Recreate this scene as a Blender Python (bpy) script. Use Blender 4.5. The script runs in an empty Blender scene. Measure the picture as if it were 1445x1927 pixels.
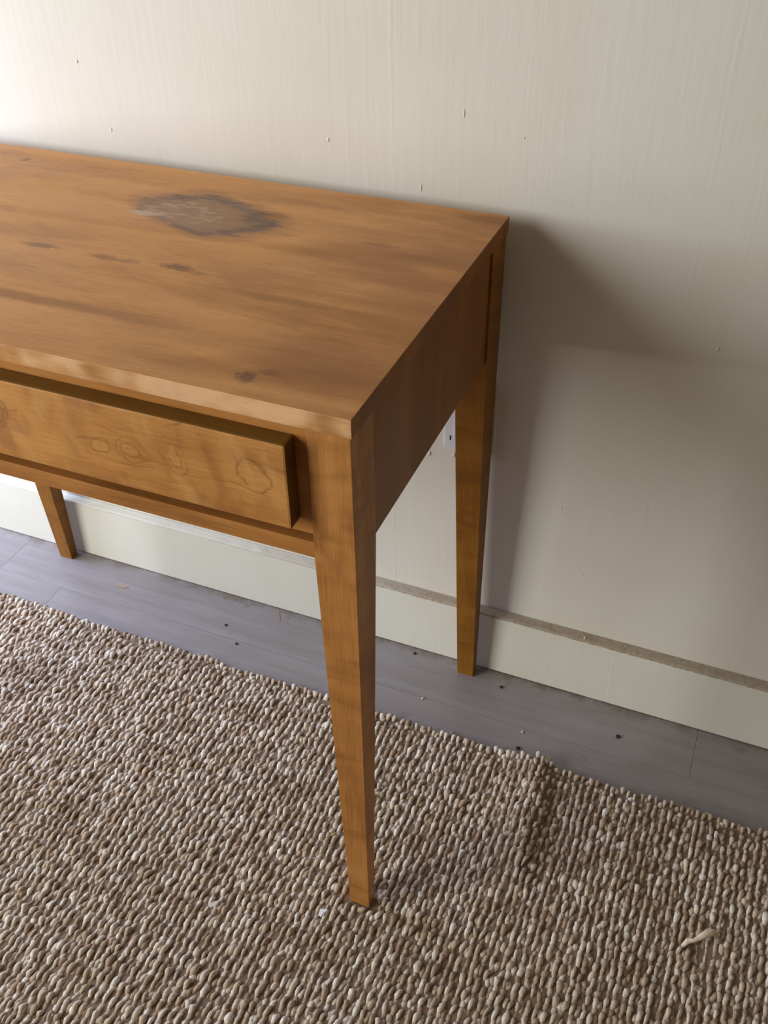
import bpy, bmesh, math, random
import numpy as np
from mathutils import Vector, Matrix

random.seed(7)
rng = np.random.default_rng(11)
S = bpy.context.scene
COL = S.collection

# ------------------------------------------------------------------ camera
W_PX, H_PX, F_PX = 1445, 1927, 1837.22
CAM = (0.2734, -1.0550, 1.1799)
YAW, PIT, ROL = 0.3964, -0.6796, -0.0148
fwd = Vector((-math.sin(YAW) * math.cos(PIT), math.cos(YAW) * math.cos(PIT), math.sin(PIT)))
rt = fwd.cross(Vector((0, 0, 1))).normalized()
up = rt.cross(fwd)
c_, s_ = math.cos(ROL), math.sin(ROL)
rt, up = c_ * rt + s_ * up, -s_ * rt + c_ * up
cd = bpy.data.cameras.new('camera')
cam = bpy.data.objects.new('camera', cd)
COL.objects.link(cam)
cam.matrix_world = Matrix(((rt.x, up.x, -fwd.x, CAM[0]), (rt.y, up.y, -fwd.y, CAM[1]),
                           (rt.z, up.z, -fwd.z, CAM[2]), (0, 0, 0, 1)))
cd.sensor_fit = 'HORIZONTAL'
cd.sensor_width = 36.0
cd.lens = F_PX / W_PX * 36.0
cd.clip_start = 0.02
S.camera = cam

# ------------------------------------------------------------------ world, daylight, exposure
wd = bpy.data.worlds.new('world')
S.world = wd
wd.use_nodes = True
bg = wd.node_tree.nodes['Background']
bg.inputs[0].default_value = (1.0, 0.62, 0.38, 1)
bg.inputs[1].default_value = 0.11

ld = bpy.data.lights.new('window_daylight', 'AREA')
ld.shape = 'RECTANGLE'
ld.size, ld.size_y = 1.12, 1.85
ld.energy = 68
ld.color = (0.98, 1.0, 0.98)
lo = bpy.data.objects.new('window_daylight', ld)
COL.objects.link(lo)
lo.location = (-2.02, -2.08, 1.38)
lo.rotation_euler = Vector((1.05, 1.0, -0.15)).to_track_quat('-Z', 'Y').to_euler()

l2 = bpy.data.lights.new('glass_door_daylight', 'AREA')
l2.shape = 'RECTANGLE'
l2.size, l2.size_y = 0.46, 0.60
l2.energy = 19
l2.color = (0.56, 0.66, 1.0)
lo2 = bpy.data.objects.new('glass_door_daylight', l2)
COL.objects.link(lo2)
lo2.location = (-1.45, -0.24, 0.74)
lo2.rotation_euler = Vector((0.50, 0.06, -0.86)).to_track_quat('-Z', 'Y').to_euler()
vs = S.view_settings
vs.view_transform = 'Standard'
vs.look = 'None'
vs.gamma = 1.0
vs.use_curve_mapping = False
vs.exposure = 0.0


# ------------------------------------------------------------------ node helper
class N:
    def __init__(self, name):
        self.m = bpy.data.materials.new(name)
        self.m.use_nodes = True
        self.t = self.m.node_tree
        self.b = self.t.nodes['Principled BSDF']

    def put(self, sock, v):
        if v is None:
            return
        if isinstance(v, bpy.types.NodeSocket):
            self.t.links.new(v, sock)
        elif isinstance(v, (tuple, list)) and len(v) == 3 and sock.type == 'RGBA':
            sock.default_value = (*v, 1)
        else:
            sock.default_value = v

    def node(self, typ, **kw):
        n = self.t.nodes.new(typ)
        for k, v in kw.items():
            setattr(n, k, v)
        return n

    def coords(self, kind='Object', add=(0, 0, 0)):
        n = self.node('ShaderNodeTexCoord')
        return self.vm('ADD', n.outputs[kind], add)

    def vm(self, op, a, b=None):
        n = self.node('ShaderNodeVectorMath', operation=op)
        self.put(n.inputs[0], a)
        if b is not None:
            self.put(n.inputs[1], b)
        return n.outputs['Value'] if op in ('LENGTH', 'DOT_PRODUCT', 'DISTANCE') else n.outputs[0]

    def ma(self, op, a, b=None, c=None, clamp=False):
        n = self.node('ShaderNodeMath', operation=op, use_clamp=clamp)
        self.put(n.inputs[0], a)
        self.put(n.inputs[1], b)
        self.put(n.inputs[2], c)
        return n.outputs[0]

    def noise(self, vec, scale=1.0, detail=3.0, rough=0.5, dist=0.0, col=False):
        n = self.node('ShaderNodeTexNoise')
        self.put(n.inputs['Vector'], vec)
        n.inputs['Scale'].default_value = scale
        n.inputs['Detail'].default_value = detail
        n.inputs['Roughness'].default_value = rough
        n.inputs['Distortion'].default_value = dist
        return n.outputs['Color'] if col else n.outputs[0]

    def ss(self, v, lo, hi, a=0.0, b=1.0):
        n = self.node('ShaderNodeMapRange', interpolation_type='SMOOTHSTEP')
        self.put(n.inputs[0], v)
        for i, x in enumerate((lo, hi, a, b)):
            n.inputs[i + 1].default_value = x
        return n.outputs[0]

    def ramp(self, v, stops):
        n = self.node('ShaderNodeValToRGB')
        e = n.color_ramp.elements
        while len(e) < len(stops):
            e.new(0.5)
        for q, (p, c) in zip(e, stops):
            q.position = p
            q.color = (*c, 1)
        self.put(n.inputs[0], v)
        return n.outputs[0]

    def mix(self, f, a, b, mode='MIX'):
        n = self.node('ShaderNodeMix', data_type='RGBA', blend_type=mode)
        self.put(n.inputs[0], f)
        self.put(n.inputs[6], a)
        self.put(n.inputs[7], b)
        return n.outputs[2]

    def sep(self, v):
        n = self.node('ShaderNodeSeparateXYZ')
        self.put(n.inputs[0], v)
        return n.outputs

    def bump(self, h, strength, dist):
        n = self.node('ShaderNodeBump')
        n.inputs['Strength'].default_value = strength
        n.inputs['Distance'].default_value = dist
        self.put(n.inputs['Height'], h)
        return n.outputs[0]

    def out(self, color, rough=0.5, normal=None, spec=0.5, coat=0.0):
        self.put(self.b.inputs['Base Color'], color)
        self.put(self.b.inputs['Roughness'], rough)
        self.put(self.b.inputs['Normal'], normal)
        self.b.inputs['Specular IOR Level'].default_value = spec
        self.b.inputs['Coat Weight'].default_value = coat
        self.b.inputs['Coat Roughness'].default_value = 0.25
        return self.m


# ------------------------------------------------------------------ mesh helpers
def link(name, me, mat=None, parent=None, loc=(0, 0, 0), smooth=False):
    o = bpy.data.objects.new(name, me)
    COL.objects.link(o)
    o.location = loc
    if mat:
        me.materials.append(mat)
    if parent:
        o.parent = parent
    if smooth:
        me.polygons.foreach_set('use_smooth', [True] * len(me.polygons))
    return o


def bm_obj(name, bm, mat, parent=None, loc=(0, 0, 0), smooth=False):
    bmesh.ops.recalc_face_normals(bm, faces=bm.faces)
    me = bpy.data.meshes.new(name)
    bm.to_mesh(me)
    bm.free()
    return link(name, me, mat, parent, loc, smooth)


def hexa(bm, bot, top):
    """solid from two rings of four corners"""
    v = [bm.verts.new(p) for p in bot] + [bm.verts.new(p) for p in top]
    for f in ((3, 2, 1, 0), (4, 5, 6, 7), (0, 1, 5, 4), (1, 2, 6, 5), (2, 3, 7, 6), (3, 0, 4, 7)):
        bm.faces.new([v[i] for i in f])
    return v


def bev(bm, w, seg=2):
    if w > 0:
        bmesh.ops.bevel(bm, geom=bm.edges[:], offset=w, segments=seg, profile=0.6, affect='EDGES',
                        clamp_overlap=True)


def ring(x0, x1, y0, y1, z, o=(0, 0, 0)):
    return [(x0 - o[0], y0 - o[1], z - o[2]), (x1 - o[0], y0 - o[1], z - o[2]),
            (x1 - o[0], y1 - o[1], z - o[2]), (x0 - o[0], y1 - o[1], z - o[2])]


def box(name, x, y, z, mat, parent=None, o=(0, 0, 0), w=0.001, loc=(0, 0, 0)):
    bm = bmesh.new()
    hexa(bm, ring(x[0], x[1], y[0], y[1], z[0], o), ring(x[0], x[1], y[0], y[1], z[1], o))
    bev(bm, w)
    return bm_obj(name, bm, mat, parent, loc)


def structure(o):
    o['kind'] = 'structure'
    return o


def tag(o, label, cat, group=None):
    o['label'] = label
    o['category'] = cat
    if group:
        o['group'] = group
    return o


# ------------------------------------------------------------------ materials
def mat_wall(name, base, dust=None):
    m = N(name)
    P = m.coords()
    grain = m.noise(m.vm('MULTIPLY', P, (520, 520, 150)), 1, 4, 0.6)
    brush = m.noise(m.vm('MULTIPLY', P, (150, 150, 9)), 1, 3, 0.55)
    lumps = m.noise(m.vm('MULTIPLY', P, (3.0, 3.0, 1.2)), 1, 2, 0.5)
    x = m.sep(P)[0]
    # board joints under the paint: thin raised vertical lines
    seam = None
    for xs, amp in ((-0.207, 0.5), (-0.152, 1.0), (-0.120, 0.45), (0.118, 0.35), (0.205, 0.5)):
        wob = m.ma('MULTIPLY', m.ma('SUBTRACT', brush, 0.5), 0.004)
        d = m.ma('ABSOLUTE', m.ma('ADD', m.ma('SUBTRACT', x, xs), wob))
        s = m.ma('MULTIPLY', m.ss(d, 0.0002, 0.0030, 1, 0), amp)
        s = m.ma('MULTIPLY', s, m.ss(m.noise(m.vm('MULTIPLY', P, (40, 1, 11)), 1, 1), 0.4, 0.62))
        seam = s if seam is None else m.ma('ADD', seam, s)
    h = m.ma('ADD', m.ma('MULTIPLY', grain, 0.10), m.ma('MULTIPLY', brush, 0.35))
    h = m.ma('ADD', h, m.ma('MULTIPLY', seam, 0.22))
    h = m.ma('ADD', h, m.ma('MULTIPLY', lumps, 9.0))
    tint = m.noise(P, 5, 3, 0.5)
    col = m.mix(m.ss(tint, 0.35, 0.7), base, tuple(b * k for b, k in zip(base, (0.97, 0.96, 0.93))))
    marks = m.ss(m.noise(m.vm('MULTIPLY', P, (14, 14, 7)), 1, 4, 0.6), 0.69, 0.78)
    col = m.mix(m.ma('MULTIPLY', marks, 0.18), col, (0.36, 0.28, 0.20))
    if dust:
        z = m.sep(P)[2]
        g = m.noise(m.vm('MULTIPLY', P, (160, 160, 160)), 1, 4, 0.65)
        f = m.ss(m.ma('ADD', z, m.ma('MULTIPLY', g, 0.004)), dust + 0.0006, dust + 0.0022)
        f = m.ma('MULTIPLY', f, m.ss(m.sep(P)[0], -0.50, -0.02, 0.25, 1.0))
        col = m.mix(f, col, m.mix(m.ss(g, 0.4, 0.7), (0.42, 0.35, 0.26), (0.33, 0.26, 0.18)))
    return m.out(col, m.ss(brush, 0.3, 0.7, 0.42, 0.56), m.bump(h, 0.55, 0.0011), 0.4)


M_WALL = mat_wall('painted_wall', (0.770, 0.745, 0.655))
M_UNSEEN_ROOM = mat_wall('tan_low_bounce', (0.30, 0.25, 0.19))  # tone for the added wall and ceiling, kept dark to cut bounce
M_BASE = mat_wall('painted_baseboard', (0.760, 0.750, 0.650), dust=0.1165)


def mat_floor():
    m = N('grey_vinyl_plank')
    P = m.coords()
    oi = m.node('ShaderNodeObjectInfo').outputs['Random']
    P2 = m.vm('ADD', P, m.vm('MULTIPLY', m.node('ShaderNodeCombineXYZ').outputs[0], (1, 1, 1)))
    cx = m.node('ShaderNodeCombineXYZ')
    m.put(cx.inputs[0], m.ma('MULTIPLY', oi, 17.0))
    m.put(cx.inputs[1], m.ma('MULTIPLY', oi, 5.0))
    P2 = m.vm('ADD', P, cx.outputs[0])
    g1 = m.noise(m.vm('MULTIPLY', P2, (5, 55, 1)), 1, 5, 0.6, 0.4)
    g2 = m.noise(m.vm('MULTIPLY', P2, (14, 260, 1)), 1, 3, 0.6)
    cl = m.noise(P2, 7, 4, 0.55)
    f = m.ma('ADD', m.ma('MULTIPLY', g1, 0.55), m.ma('ADD', m.ma('MULTIPLY', g2, 0.2), m.ma('MULTIPLY', cl, 0.25)))
    col = m.ramp(f, [(0.28, (0.205, 0.175, 0.158)), (0.5, (0.258, 0.230, 0.217)), (0.72, (0.315, 0.290, 0.28))])
    dirt = m.ss(m.noise(P, 28, 5, 0.7), 0.62, 0.76)
    col = m.mix(m.ma('MULTIPLY', dirt, 0.35), col, (0.12, 0.095, 0.075))
    # dirt that has collected along the skirting
    y = m.sep(P)[1]
    edge = m.ss(m.ma('ADD', y, m.ma('MULTIPLY', m.noise(P, 26, 5, 0.75), 0.085)), 0.006, 0.036)
    col = m.mix(m.ma('MULTIPLY', edge, 0.75), col, (0.13, 0.095, 0.06))
    return m.out(col, m.ss(g1, 0.3, 0.7, 0.30, 0.42), m.bump(g2, 0.25, 0.0006), 0.5)


M_FLOOR = mat_floor()
m = N('dark_subfloor')
M_SUB = m.out((0.05, 0.043, 0.037), 0.9)

T0 = Vector((-0.397, -0.246, 0.0))       # table origin (its footprint centre)


def mat_wood(name, axis, kind):
    """amber stained birch; axis = direction of the grain"""
    m = N(name)
    P = m.coords('Object', tuple(T0))
    st = [1.0, 1.0, 1.0]

    def scl(along, across):
        v = [across] * 3
        v[axis] = along
        return m.vm('MULTIPLY', P, tuple(v))

    bands = m.noise(scl(2.2, 20), 1, 4, 0.55, 0.6)
    fib = m.noise(scl(22, 420), 1, 3, 0.6)
    blotch = m.noise(scl(7, 11), 1, 4, 0.55)
    pores = m.noise(scl(60, 900), 1, 2, 0.6)
    f = m.ma('ADD', m.ma('MULTIPLY', bands, 0.44), m.ma('ADD', m.ma('MULTIPLY', fib, 0.24), m.ma('MULTIPLY', blotch, 0.32)))
    light, mid, dark = (0.565, 0.265, 0.076), (0.445, 0.190, 0.046), (0.250, 0.092, 0.020)
    if kind == 'back_leg':  # darker copy of the leg tone, shade painted in
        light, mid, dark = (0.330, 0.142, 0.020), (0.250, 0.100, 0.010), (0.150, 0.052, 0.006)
    if kind == 'under':  # stain and painted shade for drawer edges and groove
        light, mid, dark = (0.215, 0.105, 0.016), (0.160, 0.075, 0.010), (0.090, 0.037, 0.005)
    if kind == 'side':  # side faces: shade painted in as a darker birch tone
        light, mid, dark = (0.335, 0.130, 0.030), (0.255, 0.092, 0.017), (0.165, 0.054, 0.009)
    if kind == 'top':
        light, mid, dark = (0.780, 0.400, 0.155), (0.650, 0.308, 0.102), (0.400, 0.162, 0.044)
    if kind == 'drawer':
        light, mid, dark = (0.610, 0.305, 0.095), (0.485, 0.218, 0.055), (0.290, 0.110, 0.028)
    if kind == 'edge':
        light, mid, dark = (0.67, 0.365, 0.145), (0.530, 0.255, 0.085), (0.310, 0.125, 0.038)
    col = m.ramp(f, [(0.33, dark), (0.50, mid), (0.66, light)])
    if kind in ('leg', 'back_leg', 'drawer', 'edge'):
        # curly figure: soft bands across the grain
        w = m.noise(P, 9, 2, 0.5, col=True)
        curl = m.noise(m.vm('ADD', scl(34, 7), m.vm('MULTIPLY', w, (2.2, 2.2, 2.2))), 1, 2, 0.5)
        col = m.mix(m.ss(curl, 0.50, 0.70, 0, 0.55), col, dark)
        col = m.mix(m.ss(curl, 0.48, 0.28, 0, 0.35), col, light)
    if kind == 'drawer':
        # rotary cut veneer: contour lines around eyes and swirls
        p = m.sep(P)
        x, z = p[0], p[2]
        wp = m.vm('SUBTRACT', m.noise(m.vm('MULTIPLY', P, (24, 24, 34)), 1, 3, 0.55, col=True), (0.5, 0.5, 0.5))
        wq = m.sep(wp)
        xw = m.ma('ADD', x, m.ma('MULTIPLY', wq[0], 0.036))
        zw = m.ma('ADD', z, m.ma('MULTIPLY', wq[2], 0.026))
        for ex, ez, rx, rz, kk, rim, tilt in ((-0.2085, 0.6765, 0.0135, 0.0095, 1.7, 1.55, 0.0), (-0.1655, 0.6810, 0.0085, 0.0165, 1.7, 1.5, 0.25),
                                              (-0.0870, 0.6830, 0.0135, 0.0135, 1.0, 2.1, 0.2), (-0.2480, 0.6720, 0.0150, 0.0110, 1.5, 1.4, -0.3),
                                              (-0.3560, 0.6830, 0.0080, 0.0140, 1.6, 1.8, 0.0)):
            dx = m.ma('SUBTRACT', xw, ex)
            dz = m.ma('SUBTRACT', zw, ez)
            dx = m.ma('ADD', dx, m.ma('MULTIPLY', dz, tilt))
            r = m.ma('SQRT', m.ma('ADD', m.ma('POWER', m.ma('MULTIPLY', dx, 1 / rx), 2.0), m.ma('POWER', m.ma('MULTIPLY', dz, 1 / rz), 2.0)))
            fr = m.ma('FRACT', m.ma('ADD', m.ma('MULTIPLY', r, kk), 0.35))
            ln = m.ss(m.ma('ABSOLUTE', m.ma('SUBTRACT', fr, 0.5)), 0.02, 0.20, 1, 0)
            ln = m.ma('MULTIPLY', ln, m.ss(r, rim, rim - 0.35))
            ln = m.ma('MULTIPLY', ln, m.ss(m.noise(m.vm('MULTIPLY', P, (60, 60, 80)), 1, 2), 0.34, 0.50))
            col = m.mix(m.ma('MULTIPLY', ln, 0.55), col, (0.215, 0.082, 0.022))
            col = m.mix(m.ma('MULTIPLY', m.ss(r, 0.9, 0.2), 0.30), col, light)
        # long wandering grain lines
        gl = m.ma('FRACT', m.ma('MULTIPLY', m.ma('ADD', z, m.ma('MULTIPLY', m.noise(m.vm('MULTIPLY', P, (8, 8, 14)), 1, 2, 0.5), 0.085)), 62))
        gl = m.ss(m.ma('ABSOLUTE', m.ma('SUBTRACT', gl, 0.5)), 0.0, 0.10, 1, 0)
        gl = m.ma('MULTIPLY', gl, m.ss(m.noise(m.vm('MULTIPLY', P, (14, 14, 60)), 1, 2), 0.50, 0.64))
        col = m.mix(m.ma('MULTIPLY', gl, 0.5), col, (0.225, 0.088, 0.024))
        # slanting silky streaks of the figure
        sl = m.ma('ADD', x, m.ma('MULTIPLY', z, 0.28))
        cb = m.node('ShaderNodeCombineXYZ')
        m.put(cb.inputs[0], m.ma('MULTIPLY', sl, 26))
        m.put(cb.inputs[1], m.ma('MULTIPLY', z, 9))
        silk = m.noise(cb.outputs[0], 1, 3, 0.5)
        col = m.mix(m.ss(silk, 0.52, 0.70, 0, 0.38), col, (0.66, 0.37, 0.13))
        smo = m.ss(m.noise(m.vm('MULTIPLY', P, (11, 11, 16)), 1, 4, 0.6), 0.52, 0.68)
        smo = m.ma('MULTIPLY', smo, m.ss(x, -0.20, -0.29))
        col = m.mix(m.ma('MULTIPLY', smo, 0.55), col, (0.23, 0.092, 0.048))
    if kind == 'top':
        p = m.sep(P)
        wv = m.noise(m.vm('MULTIPLY', P, (30, 60, 1)), 1, 5, 0.65, col=True)
        wv = m.vm('SUBTRACT', wv, (0.5, 0.5, 0.5))
        Q = m.vm('ADD', P, m.vm('MULTIPLY', wv, (0.060, 0.036, 0.0)))
        Q2 = m.vm('ADD', P, m.vm('MULTIPLY', wv, (0.024, 0.012, 0.0)))

        wf = m.vm('SUBTRACT', m.noise(m.vm('MULTIPLY', P, (150, 260, 1)), 1, 4, 0.7, col=True), (0.5, 0.5, 0.5))
        Q3 = m.vm('ADD', Q2, m.vm('MULTIPLY', wf, (0.030, 0.014, 0.0)))

        def lens(cx, cy, rx, ry, lo, hi, src):
            d = m.vm('SUBTRACT', src, (cx, cy, 0.75))
            d = m.sep(m.vm('ABSOLUTE', m.vm('MULTIPLY', d, (1 / rx, 1 / ry, 0))))
            d = m.ma('ADD', m.ma('POWER', d[0], 1.25), m.ma('POWER', d[1], 1.55))
            return m.ss(d, lo, hi)

        def spot(cx, cy, rx, ry, lo, hi, src=None):
            d = m.vm('SUBTRACT', src or Q2, (cx, cy, 0.75))
            d = m.vm('LENGTH', m.vm('MULTIPLY', d, (1 / rx, 1 / ry, 0)))
            return m.ss(d, lo, hi)
        grey = m.noise(m.vm('MULTIPLY', P, (60, 160, 1)), 1, 4, 0.65)
        # broad darker patches in the figure
        for cx, cy, rx, ry, a in ((-0.06, -0.405, 0.085, 0.045, 0.45), (-0.10, -0.165, 0.09, 0.02, 0.35),
                                  (-0.02, -0.045, 0.05, 0.014, 0.5), (-0.40, -0.383, 0.22, 0.010, 0.5),
                                  (-0.03, -0.26, 0.05, 0.03, 0.25), (-0.16, -0.30, 0.10, 0.008, 0.35)):
            col = m.mix(m.ma('MULTIPLY', spot(cx, cy, rx, ry, 1.25, 0.3), a), col, (0.185, 0.070, 0.020))
        right_shade = m.noise(m.vm('MULTIPLY', P, (5, 22, 1)), 1, 4, 0.6)
        right_shade = m.ss(m.ma('ADD', p[0], m.ma('MULTIPLY', m.ma('SUBTRACT', right_shade, 0.5), 0.9)), -0.30, 0.10)  # light falloff to the right, painted in as a patchy darker tone
        col = m.mix(m.ma('MULTIPLY', right_shade, 0.62), col, (0.275, 0.105, 0.024))
        # worn stain near the back
        wz = m.vm('SUBTRACT', m.noise(m.vm('MULTIPLY', P, (22, 95, 1)), 1, 5, 0.68, col=True), (0.5, 0.5, 0.5))
        Q4 = m.vm('ADD', P, m.vm('MULTIPLY', wz, (0.085, 0.030, 0.0)))
        q4 = m.sep(Q4)
        sh = m.node('ShaderNodeCombineXYZ')        # the stain leans along the top
        m.put(sh.inputs[0], m.ma('ADD', q4[0], m.ma('MULTIPLY', m.ma('ADD', q4[1], 0.140), 0.49)))
        m.put(sh.inputs[1], q4[1])
        m.put(sh.inputs[2], 0.75)
        QS = sh.outputs[0]
        halo = lens(-0.318, -0.139, 0.112, 0.066, 1.15, 0.80, QS)
        body = lens(-0.321, -0.141, 0.096, 0.054, 1.05, 0.84, QS)
        core = lens(-0.330, -0.143, 0.082, 0.041, 1.10, 0.72, QS)
        tail = spot(-0.254, -0.139, 0.027, 0.017, 1.2, 0.6, QS)
        knob = spot(-0.300, -0.094, 0.026, 0.011, 1.2, 0.6, QS)
        bare = m.ma('MULTIPLY', lens(-0.352, -0.142, 0.066, 0.034, 1.15, 0.45, QS), m.ss(grey, 0.45, 0.62))
        rim = m.ma('MULTIPLY', body, m.ma('SUBTRACT', 1.0, core))
        col = m.mix(m.ma('MULTIPLY', halo, 0.45), col, (0.285, 0.140, 0.066))
        col = m.mix(m.ma('MULTIPLY', body, m.ss(grey, 0.3, 0.6, 0.86, 0.60)), col, (0.315, 0.195, 0.128))
        col = m.mix(m.ma('MULTIPLY', rim, m.ss(grey, 0.35, 0.6, 0.30, 0.85)), col, (0.180, 0.108, 0.078))
        col = m.mix(m.ma('MULTIPLY', m.ma('MAXIMUM', tail, knob), m.ss(grey, 0.36, 0.6, 0.25, 0.75)), col, (0.170, 0.104, 0.078))
        col = m.mix(m.ma('MULTIPLY', bare, 0.70), col, (0.52, 0.375, 0.265))
        col = m.mix(m.ma('MULTIPLY', lens(-0.390, -0.162, 0.024, 0.009, 1.1, 0.5, Q2), 0.75), col, (0.60, 0.46, 0.33))
        # small dark marks
        for cx, cy, rx, ry, a in ((-0.1107, -0.4372, 0.010, 0.010, 0.9), (-0.094, -0.424, 0.012, 0.005, 0.6),
                                  (-0.2785, -0.2725, 0.020, 0.0075, 0.85), (-0.252, -0.277, 0.012, 0.005, 0.5),
                                  (-0.447, -0.277, 0.022, 0.0075, 0.75), (-0.362, -0.279, 0.022, 0.0065, 0.6),
                                  (-0.332, -0.277, 0.011, 0.005, 0.55), (-0.632, -0.066, 0.005, 0.005, 0.9),
                                  (-0.105, -0.150, 0.022, 0.006, 0.45), (-0.25, -0.118, 0.022, 0.011, 0.45)):
            col = m.mix(m.ma('MULTIPLY', spot(cx, cy, rx, ry, 1.35, 0.4, Q3), a * 0.85), col, (0.150, 0.072, 0.036))
    if kind == 'edge':
        sh = m.ss(m.noise(m.vm('MULTIPLY', P, (13, 1, 20)), 1, 2), 0.5, 0.68)
        col = m.mix(m.ma('MULTIPLY', sh, 0.7), col, (0.86, 0.55, 0.31))
    if kind == 'leg':
        z = m.sep(P)[2]
        grime = m.ss(m.noise(m.vm('MULTIPLY', P, (40, 40, 14)), 1, 4, 0.6), 0.50, 0.72)
        col = m.mix(m.ma('MULTIPLY', grime, m.ss(z, 0.45, 0.62, 0.1, 0.5)), col, (0.175, 0.068, 0.024))
    col = m.mix(m.ss(pores, 0.58, 0.72, 0, 0.24), col, (0.15, 0.06, 0.018))
    h = m.ma('ADD', m.ma('MULTIPLY', fib, 0.6), m.ma('MULTIPLY', bands, 0.5))
    rough = m.ss(blotch, 0.3, 0.7, 0.42, 0.54)
    return m.out(col, rough, m.bump(h, 0.16, 0.0006), 0.28 if kind == 'top' else 0.22)


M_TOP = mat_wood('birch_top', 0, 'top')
M_EDGE = mat_wood('birch_edge_band', 0, 'edge')
M_LEG = mat_wood('birch_leg', 2, 'leg')
M_RAIL = mat_wood('birch_rail', 0, 'rail')
M_SIDE = mat_wood('birch_side_shaded', 2, 'side')
M_LEG_B = mat_wood('birch_back_leg_shaded', 2, 'back_leg')
M_DARK_SHADE = mat_wood('dark_shaded_birch', 0, 'under')
M_DRAW = mat_wood('birch_drawer', 0, 'drawer')


def mat_jute(name, dark=1.0):
    m = N(name)
    r = m.node('ShaderNodeNewGeometry').outputs['Random Per Island']
    P = m.coords()
    big = m.noise(P, 9, 4, 0.6)
    mid = m.noise(P, 60, 3, 0.6)
    f = m.ma('ADD', m.ma('MULTIPLY', r, 0.52), m.ma('ADD', m.ma('MULTIPLY', big, 0.30), m.ma('MULTIPLY', mid, 0.18)))
    k = dark
    col = m.ramp(f, [(0.20, (0.34 * k, 0.235 * k, 0.150 * k)), (0.40, (0.54 * k, 0.42 * k, 0.305 * k)),
                     (0.60, (0.70 * k, 0.60 * k, 0.47 * k)), (0.78, (0.86 * k, 0.80 * k, 0.69 * k))])
    st = m.noise(m.vm('MULTIPLY', P, (900, 260, 500)), 1, 3, 0.6)
    col = m.mix(m.ss(st, 0.35, 0.60, 0.40, 0.0), col, (0.24, 0.17, 0.11))
    stain = m.ss(m.noise(m.vm('MULTIPLY', P, (5, 8, 1)), 1, 4, 0.6), 0.56, 0.72)
    col = m.mix(m.ma('MULTIPLY', stain, 0.38), col, (0.33, 0.20, 0.125))
    return m.out(col, 0.72, m.bump(st, 0.7, 0.0012), 0.35)


M_JUTE = mat_jute('jute_yarn')
M_SNAG = mat_jute('pale_jute_yarn', 1.3)
m = N('jute_backing')
M_BACK = m.out(m.mix(m.noise(m.coords(), 300, 3), (0.16, 0.11, 0.07), (0.27, 0.195, 0.135)), 0.95)


def plain(name, col, rough=0.5, var=0.12, scale=120):
    m = N(name)
    n = m.noise(m.coords(), scale, 3)
    return m.out(m.mix(n, tuple(c * (1 - var) for c in col), tuple(min(1, c * (1 + var)) for c in col)), rough)


M_PLATE = plain('white_plastic', (0.80, 0.80, 0.86), 0.35, 0.03)
M_HOLE = plain('black_slot', (0.006, 0.006, 0.006), 0.6)
M_PAPER = plain('white_paper', (0.82, 0.86, 0.92), 0.6, 0.04)
M_STRAW = plain('dry_straw', (0.62, 0.46, 0.16), 0.6)
M_CRUMB = plain('dark_crumb', (0.022, 0.016, 0.014), 0.8)
M_GRAIN = plain('pale_grit', (0.66, 0.60, 0.52), 0.7)
M_SPLINTER = plain('wood_splinter', (0.36, 0.22, 0.14), 0.7)
M_NIB = plain('paint_nib', (0.74, 0.71, 0.62), 0.35, 0.04)

# ------------------------------------------------------------------ setting
wall = structure(box('wall_back', (-3.4, 2.6), (0.0, 0.12), (0.0, 2.6), M_WALL, w=0))
structure(box('unseen_wall_right', (2.45, 2.57), (-3.4, -0.002), (0.0, 2.6), M_UNSEEN_ROOM, w=0))  # unseen, added to block fill light from the right
structure(box('unseen_ceiling', (-3.4, 2.6), (-3.4, 0.12), (2.601, 2.7), M_UNSEEN_ROOM, w=0))  # unseen, added with the right wall to lower the fill
base_bm = bmesh.new()
# skirting: rounded front top edge, slightly chipped along the top
prof = [(-0.0010, 0.1200), (-0.0150, 0.1200), (-0.0166, 0.1192), (-0.0172, 0.1172), (-0.0172, 0.0014), (-0.0010, 0.0014)]
xs = np.arange(-3.4, 2.601, 0.02)
rings = []
for i, x in enumerate(xs):
    a, b = rng.normal(0, 0.00035), rng.normal(0, 0.00035)
    rings.append([base_bm.verts.new((x, y + (a if j in (1, 2) else 0), z + (b if j in (1, 2) else 0)))
                  for j, (y, z) in enumerate(prof)])
for A, B in zip(rings, rings[1:]):
    for j in range(len(prof)):
        k = (j + 1) % len(prof)
        base_bm.faces.new((A[j], A[k], B[k], B[j]))
base_bm.faces.new(rings[0])
base_bm.faces.new(rings[-1])
baseboard = structure(bm_obj('baseboard_back', base_bm, M_BASE))

floor = structure(box('floor', (-3.4, 2.6), (-3.4, 0.12), (-0.06, -0.0045), M_SUB, w=0))
PW, PL, GAP = 0.190, 1.22, 0.00018
for r in range(17):
    y1 = -0.0015 if r == 0 else -0.111 - PW * (r - 1)
    y0 = -0.111 - PW * r
    x0 = {0: 0.345, 1: -0.741}.get(r, random.uniform(-1, 0.2))
    x0 -= PL * math.ceil((x0 + 3.4) / PL)
    while x0 < 2.6:
        a, b = max(x0, -3.4), min(x0 + PL, 2.6)
        if b - a > 0.05:
            box('floor_plank', (a + GAP, b - GAP), (y0 + GAP, y1 - GAP), (-0.0045, 0.0), M_FLOOR, floor, w=0.00025)
        x0 += PL


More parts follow.
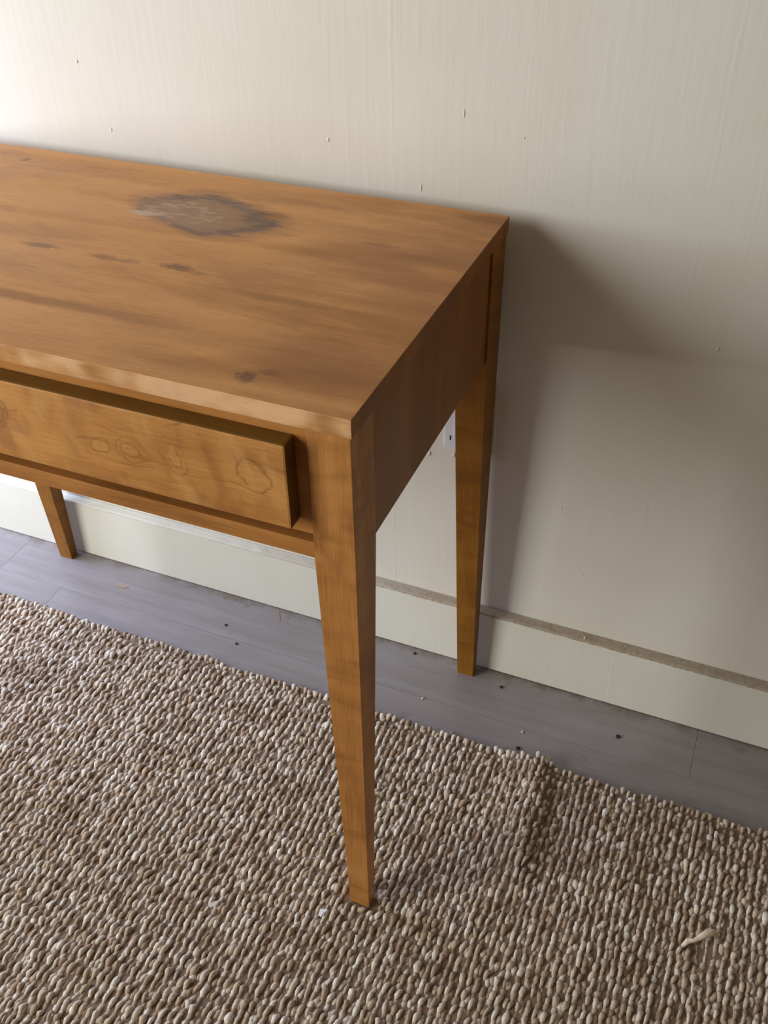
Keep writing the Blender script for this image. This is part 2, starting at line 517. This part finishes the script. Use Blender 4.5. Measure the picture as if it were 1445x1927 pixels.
def blob(name, loc, size, mat, parent=None, sub=2, rot=(0, 0, 0), jag=0.12):
    bm = bmesh.new()
    bmesh.ops.create_icosphere(bm, subdivisions=sub, radius=1)
    for v in bm.verts:
        v.co *= 1 + random.uniform(-jag, jag)
        v.co = Vector((v.co.x * size[0], v.co.y * size[1], v.co.z * size[2]))
    o = bm_obj(name, bm, mat, parent, loc, smooth=True)
    o.rotation_euler = rot
    return o


# lumps of old paint on the wall and skirting, as in the photograph
for x, z, sx, sz in ((-0.066, 0.847, 0.0012, 0.0065), (-0.573, 0.857, 0.0022, 0.003), (-0.540, 0.778, 0.0022, 0.003),
                     (-0.232, 0.800, 0.0016, 0.004), (0.249, 0.618, 0.003, 0.0035), (0.137, 0.232, 0.001, 0.004),
                     (0.095, 0.340, 0.002, 0.003), (-0.115, 0.758, 0.0012, 0.006), (0.003, 0.828, 0.0012, 0.002)):
    blob('paint_nib', (x, 0.0, z), (sx * 0.75, 0.0008, sz * 0.75), M_NIB, wall)
blob('filler_lump', (-0.0975, -0.0005, 0.3822), (0.0019, 0.0014, 0.0046), M_NIB, wall, rot=(0, 0.25, 0))
blob('filler_lump', (-0.0615, -0.0005, 0.3895), (0.0019, 0.0014, 0.0042), M_NIB, wall, rot=(0, 0.2, 0))
blob('paint_nib', (0.157, -0.0125, 0.1206), (0.0018, 0.0030, 0.0014), M_NIB, baseboard)

# ------------------------------------------------------------------ wall plate behind the rear leg
pl = bpy.data.objects.new('wall_socket', None)
COL.objects.link(pl)
pl.location = (-0.0445, 0, 0.4595)
tag(pl, 'white wall socket plate with a dark slot, mostly hidden behind the rear right leg', 'socket')
box('cover_plate', (-0.031, 0.031), (-0.006, 0.0), (-0.057, 0.057), M_PLATE, pl, w=0.002)
box('socket_insert', (-0.0165, 0.0165), (-0.0075, -0.0055), (-0.034, 0.034), M_PLATE, pl, w=0.0008)
box('slot', (-0.0224, -0.0204), (-0.0064, -0.0050), (-0.0425, -0.0350), M_HOLE, pl, w=0.0002)

# ------------------------------------------------------------------ the table
table = bpy.data.objects.new('console_table', None)
COL.objects.link(table)
table.location = T0
tag(table, 'amber stained wooden console table with tapered legs and a worn grey stain on top', 'table')
XR, XL = 0.0, -0.796                    # top, right and left edge
YB, YF = -0.0259, -0.4668               # top, back and front edge
ZT, ZB = 0.750, 0.7311
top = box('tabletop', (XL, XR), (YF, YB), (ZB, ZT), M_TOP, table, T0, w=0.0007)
# the front edge carries a lighter, patchy band
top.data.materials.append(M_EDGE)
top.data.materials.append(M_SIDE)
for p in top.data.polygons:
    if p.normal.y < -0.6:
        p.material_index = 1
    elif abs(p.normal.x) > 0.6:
        p.material_index = 2  # end faces take the tone with painted shade

lx0, lx1 = XL + 0.002, XR - 0.002       # outer faces of the legs
ly0, ly1 = YF + 0.0018, YB
LW, LT, FW, FT = 0.0405, 0.0485, 0.0262, 0.0165
ZA = 0.5864


def leg(left, back, zfoot):
    def rg(w, t, z):
        x = (lx0, lx0 + w) if left else (lx1 - w, lx1)
        y = (ly1 - t, ly1) if back else (ly0, ly0 + t)
        return ring(x[0], x[1], y[0], y[1], z, T0)
    bm = bmesh.new()
    R = [[bm.verts.new(p) for p in q] for q in (rg(FW, FT, zfoot), rg(LW, LT, ZA), rg(LW, LT, ZB))]
    bm.faces.new(R[0][::-1])
    bm.faces.new(R[2])
    for A, B in zip(R, R[1:]):
        for i in range(4):
            j = (i + 1) % 4
            bm.faces.new((A[i], A[j], B[j], B[i]))
    ed = [e for e in bm.edges if not (abs(e.verts[0].co.z - e.verts[1].co.z) < 1e-6 and abs(e.verts[0].co.z - ZA) < 1e-6)]
    bmesh.ops.bevel(bm, geom=ed, offset=0.0010, segments=2, profile=0.6, affect='EDGES', clamp_overlap=True)
    return bm_obj('leg', bm, M_LEG_B if back else M_LEG, table)


leg(False, False, 0.0062)
leg(True, False, 0.0062)
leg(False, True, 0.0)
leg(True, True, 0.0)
for s in (0, 1):
    x = (lx1 - 0.0225, lx1 - 0.003) if s else (lx0 + 0.003, lx0 + 0.0225)
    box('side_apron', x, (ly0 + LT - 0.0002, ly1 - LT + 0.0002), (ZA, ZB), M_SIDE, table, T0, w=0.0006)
xa, xb = lx0 + LW - 0.0002, lx1 - LW + 0.0002
box('back_apron', (xa, xb), (ly1 - 0.022, ly1 - 0.003), (ZA, ZB), M_RAIL, table, T0, w=0.0006)
YP = ly0 + 0.0025                        # face of the front frame, just behind the legs
box('front_panel', (xa, xb), (YP, YP + 0.018), (0.6150, ZB), M_RAIL, table, T0, w=0.0007)
box('recessed_strip', (xa, xb), (YP + 0.0145, YP + 0.018), (0.6040, 0.6152), M_DARK_SHADE, table, T0, w=0)  # groove shade put into the strip's dark colour
box('bottom_rail', (xa, xb), (YP, YP + 0.020), (ZA, 0.6050), M_RAIL, table, T0, w=0.0007)
XD = 0.0545
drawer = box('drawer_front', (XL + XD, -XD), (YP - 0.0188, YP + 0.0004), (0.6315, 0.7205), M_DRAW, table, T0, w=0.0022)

# drawer front edges: dark stain with shade painted into the same tone
drawer.data.materials.append(M_DARK_SHADE)
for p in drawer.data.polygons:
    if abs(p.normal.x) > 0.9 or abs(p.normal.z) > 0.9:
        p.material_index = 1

# ------------------------------------------------------------------ the rug
RX0, RX1, RY0, RY1 = -1.25, 0.95, -1.35, -0.166
rug = bpy.data.objects.new('jute_rug', None)
COL.objects.link(rug)
rug.location = (-0.15, -0.60, 0)
tag(rug, 'chunky woven jute rug in mottled beige and brown under the front legs of the table', 'rug')
RO = np.array([-0.15, -0.60, 0.0])


def sstep(a, b, v):
    t = np.clip((v - a) / (b - a), 0, 1)
    return t * t * (3 - 2 * t)


def rug_h(x, y):
    """small humps in the rug"""
    xc = 0.148 - 0.074 * (y + 0.184)
    d = x - xc
    s = np.where(d > 0, 0.012, 0.036)
    h = 0.0130 * np.exp(-(d / s) ** 2) * sstep(-0.40, -0.31, y)
    d2 = x - (0.30 + 0.3 * (y + 0.3))
    h = h + 0.0035 * np.exp(-(d2 / 0.05) ** 2) * sstep(-0.55, -0.40, y)
    h = h + 0.0012 * (np.sin(x * 21 + y * 9) + np.sin(y * 17 - x * 6) + 2) * 0.5
    # pressed down under the foot
    foot = np.exp(-(((x + 0.016) / 0.03) ** 2 + ((y + 0.456) / 0.03) ** 2))
    foot2 = np.exp(-(((x + 0.780) / 0.03) ** 2 + ((y + 0.456) / 0.03) ** 2))
    return h * (1 - np.clip(foot + foot2, 0, 1))


# backing cloth with the weft showing between the loops
nx, ny = 120, 70
gx = np.linspace(RX0, RX1, nx)
gy = np.linspace(RY0, RY1 - 0.004, ny)
X, Y = np.meshgrid(gx, gy, indexing='ij')
Z = 0.0050 + rug_h(X, Y)
top_v = np.stack([X, Y, Z], -1).reshape(-1, 3) - RO
bot_v = np.stack([X, Y, np.full_like(X, 0.0004)], -1).reshape(-1, 3) - RO
idx = np.arange(nx * ny).reshape(nx, ny)
q = np.stack([idx[:-1, :-1], idx[1:, :-1], idx[1:, 1:], idx[:-1, 1:]], -1).reshape(-1, 4)
F = q.tolist() + (q[:, ::-1] + nx * ny).tolist()
bd = list(idx[:, 0]) + list(idx[-1, 1:]) + list(idx[-2::-1, -1]) + list(idx[0, -2:0:-1])
for a, b in zip(bd, bd[1:] + bd[:1]):
    F.append([int(b), int(a), int(a) + nx * ny, int(b) + nx * ny])
me = bpy.data.meshes.new('backing')
me.from_pydata(np.concatenate([top_v, bot_v]).tolist(), [], F)
link('backing', me, M_BACK, rug)

# loops of yarn, two side by side, in columns across the rug
CP, RP = 0.0206, 0.0198
cols = np.arange(RX0 + CP / 2, RX1, CP)
rows = np.arange(RY1 - 0.006, RY0, -RP)
SEG, SID = 7, 7
cent = []
shift = 0.0
for i, cx in enumerate(cols):
    shift = 0.8 * shift + rng.normal(0, 0.0030)
    for j, cy in enumerate(rows):
        wob = 0.0015 * math.sin(cy * 30 + i * 1.3)
        for s in (-1, 1):
            cent.append((cx + wob + s * 0.0044, cy + (shift if j else 0.3 * shift) + rng.normal(0, 0.0014), s, j, 0))
        # the strands that pass underneath, half a stitch further on
        for s in (-1, 1):
            cent.append((cx + wob + s * 0.0050, cy - RP / 2 + shift + rng.normal(0, 0.0014), s, j, 1))
        cent.append((cx + CP / 2 + rng.normal(0, 0.0006), cy + shift + rng.normal(0, 0.003), 0, j, 1))
cent = np.array(cent)
n = len(cent)
low = cent[:, 4] == 1
length = rng.normal(0.0166, 0.0019, n)
rad = np.clip(rng.normal(0.00305, 0.0005, n), 0.0020, 0.0046)
arch = np.clip(rng.normal(0.0048, 0.0013, n), 0.0018, 0.0085)
skew = rng.normal(0.0003, 0.00045, n)
cx = cent[:, 0] + rng.normal(0, 0.0007, n)
cy = cent[:, 1].copy()
edge = cent[:, 3] == 0
arch[low] = np.clip(rng.normal(0.0018, 0.0008, low.sum()), 0.0003, 0.0042)
length[low] *= 0.95
rad[low] *= 1.05
length[edge] *= 0.75
arch[edge] += 0.001
# keep the feet of the table and the snag free of yarn
SNAG = np.array([0.392, -0.352])
keep = np.ones(n, bool)
for fx in (-0.0151, -0.7809):
    fy, hx, hy = -0.45675, 0.0137, 0.0088
    near = (np.abs(cx - fx) < hx + rad + 0.0012)
    lo_, hi_ = cy - length / 2, cy + length / 2
    front = near & (cy < fy) & (hi_ > fy - hy - 0.0008)
    hi_ = np.where(front, fy - hy - 0.0008, hi_)
    back = near & (cy >= fy) & (lo_ < fy + hy + 0.0008)
    lo_ = np.where(back, fy + hy + 0.0008, lo_)
    keep &= ~((front | back) & (hi_ - lo_ < 0.006))
    cy = np.where(front | back, (lo_ + hi_) / 2, cy)
    length = np.where(front | back, hi_ - lo_, length)
snag = (np.abs(cx - 0.3985) < 0.016) & (np.abs(cy + 0.366) < 0.016)
arch[snag] = 0.0006
rad[snag] *= 0.8
cx, cy, length, rad, arch, skew, low = [a[keep] for a in (cx, cy, length, rad, arch, skew, low)]
n = len(cx)
t = np.linspace(-1, 1, SEG)
prof_r = np.array([0.35, 0.72, 0.95, 1.0, 0.97, 0.78, 0.38])
ang = np.arange(SID) / SID * 2 * math.pi
vy = cy[:, None] + t[None] * length[:, None] * 0.5
vx = cx[:, None] + t[None] * skew[:, None] * 2
vz = np.where(low, 0.0030, 0.0040)[:, None] + arch[:, None] * np.cos(t[None] * math.pi / 2) + rug_h(vx, vy)
rr = rad[:, None] * prof_r[None]
jit = 1 + rng.normal(0, 0.11, (n, SEG, SID))
PX = vx[..., None] + rr[..., None] * np.cos(ang) * jit
PY = np.repeat(vy[..., None], SID, -1)
PZ = vz[..., None] + rr[..., None] * np.sin(ang) * jit * 0.92
PZ = np.maximum(PZ, 0.0008)
V = np.stack([PX, PY, PZ], -1).reshape(-1, 3) - RO
loc_f = []
for a in range(SEG - 1):
    for b in range(SID):
        c = (b + 1) % SID
        loc_f.append((a * SID + b, a * SID + c, (a + 1) * SID + c, (a + 1) * SID + b))
loc_f = np.array(loc_f)
nf, nv = len(loc_f), SEG * SID
Fq = (loc_f[None] + (np.arange(n) * nv)[:, None, None]).reshape(-1)
caps = np.array([list(range(SID - 1, -1, -1)), list(range((SEG - 1) * SID, SEG * SID))])
Fc = (caps[None] + (np.arange(n) * nv)[:, None, None]).reshape(-1)
me = bpy.data.meshes.new('yarn_loops')
me.vertices.add(len(V))
me.vertices.foreach_set('co', V.astype(np.float32).ravel())
loops = np.concatenate([Fq, Fc]).astype(np.int32)
me.loops.add(len(loops))
me.loops.foreach_set('vertex_index', loops)
starts = np.concatenate([np.arange(n * nf) * 4, n * nf * 4 + np.arange(2 * n) * SID]).astype(np.int32)
me.polygons.add(len(starts))
me.polygons.foreach_set('loop_start', starts)
me.update(calc_edges=True)
me.validate()
weave = link('yarn_loops', me, M_JUTE, rug, smooth=True)
weave['kind'] = 'stuff'

def tube(name, pts, radii, mat, parent=None, o=(0, 0, 0), sides=8):
    bm = bmesh.new()
    P = [Vector(p) - Vector(o) for p in pts]
    R = []
    for i, p in enumerate(P):
        d = (P[min(i + 1, len(P) - 1)] - P[max(i - 1, 0)]).normalized()
        a = d.cross(Vector((0, 0, 1)))
        a = a.normalized() if a.length > 1e-4 else Vector((1, 0, 0))
        b = a.cross(d)
        R.append([bm.verts.new(p + radii[i] * (math.cos(k / sides * 6.2832) * a + math.sin(k / sides * 6.2832) * b))
                  for k in range(sides)])
    for A, B in zip(R, R[1:]):
        for k in range(sides):
            bm.faces.new((A[k], A[(k + 1) % sides], B[(k + 1) % sides], B[k]))
    bm.faces.new(R[0])
    bm.faces.new(R[-1][::-1])
    return bm_obj(name, bm, mat, parent, smooth=True)


sn = [(0.3745, -0.3690, 0.0080), (0.3790, -0.3640, 0.0150), (0.3860, -0.3615, 0.0165), (0.3925, -0.3560, 0.0200),
      (0.4000, -0.3490, 0.0225), (0.4070, -0.3440, 0.0195), (0.4130, -0.3395, 0.0110)]
sl = tube('snagged_loop', sn, [0.0024, 0.0036, 0.0026, 0.0038, 0.0052, 0.0044, 0.0028], M_SNAG, rug, tuple(RO))
sl['label'] = 'pulled loop of yarn standing proud of the weave'

# ------------------------------------------------------------------ litter
def flake(name, x, y, z, pts, thick, mat, label, cat, rot=0, tilt=0):
    bm = bmesh.new()
    b = [bm.verts.new((px, py, 0)) for px, py in pts]
    t_ = [bm.verts.new((px, py, thick)) for px, py in pts]
    bm.faces.new(b[::-1])
    bm.faces.new(t_)
    for i in range(len(pts)):
        j = (i + 1) % len(pts)
        bm.faces.new((b[i], b[j], t_[j], t_[i]))
    o = bm_obj(name, bm, mat, None, (x, y, z))
    o.rotation_euler = (tilt, 0, rot)
    return tag(o, label, cat)


flake('paper_scrap', -0.0546, -0.4951, 0.0120, [(-.0025, -.0055), (.0018, -.006), (.0026, .0), (.006, .0035), (.005, .0052), (0, .0032), (-.0028, .0026)],
      0.0008, M_PAPER, 'small white torn scrap of paper on the rug left of the front right leg', 'scrap', 0.05, 0.15)
flake('straw_bit', -0.0895, -0.3915, 0.0125, [(-.009, -.0012), (.002, -.0016), (.010, .0002), (.001, .0010)],
      0.0012, M_STRAW, 'thin yellow bit of straw on the rug beside the front right leg', 'straw', 0.8, 0.0)
flake('paint_flake', -0.1865, -0.5372, 0.0125, [(-.006, -.003), (.001, -.003), (.007, .001), (.003, .0032), (-.004, .002)],
      0.001, M_GRAIN, 'pale flake lying in the rug weave well left of the front right leg', 'flake', 0.7, 0.1)
flake('wood_splinter', -0.6415, -0.0703, 0.0, [(-.011, -.002), (.004, -.003), (.012, .0005), (.004, .0028), (-.006, .002)],
      0.0012, M_SPLINTER, 'tan wood splinter on the grey floor right of the rear left leg', 'splinter', 0.1)
flake('wood_splinter', -0.3501, -0.0347, 0.0, [(-.010, -.0012), (.008, -.0014), (.010, .001), (-.009, .0013)],
      0.0009, M_SPLINTER, 'thin brown splinter on the grey floor near the skirting, behind the front right leg', 'splinter', -1.0)
for x, y, r, lab in ((0.0465, -0.0471, 0.0030, 'dark crumb on the floor just right of the rear right foot'),
                     (0.2355, -0.0754, 0.0034, 'larger dark crumb on the grey floor at the right, midway between rug and skirting'),
                     (-0.4238, -0.0867, 0.0026, 'tiny dark crumb on the grey floor below the drawer, the one nearer the skirting'),
                     (-0.3863, -0.1179, 0.0024, 'tiny dark crumb on the grey floor below the drawer, the one nearer the rug'),
                     (0.1037, -0.1510, 0.0034, 'dark crumb against the back edge of the rug right of the table'),
                     (-0.105, -0.030, 0.0026, 'dark crumb tucked along the skirting just left of the rear right leg')):
    tag(blob('floor_crumb', (x, y, r * 0.55), (r, r * 0.85, r * 0.6), M_CRUMB, sub=2, jag=0.2), lab, 'crumb')
for x, y, lab in ((-0.0603, -0.1137, 'white speck of grit on the floor between the two right legs'),
                  (0.1015, -0.1191, 'pale speck of grit on the floor right of the table near the rug edge')):
    tag(blob('grit_speck', (x, y, 0.0012), (0.0017, 0.0022, 0.0013), M_GRAIN, sub=2, jag=0.2), lab, 'grit')
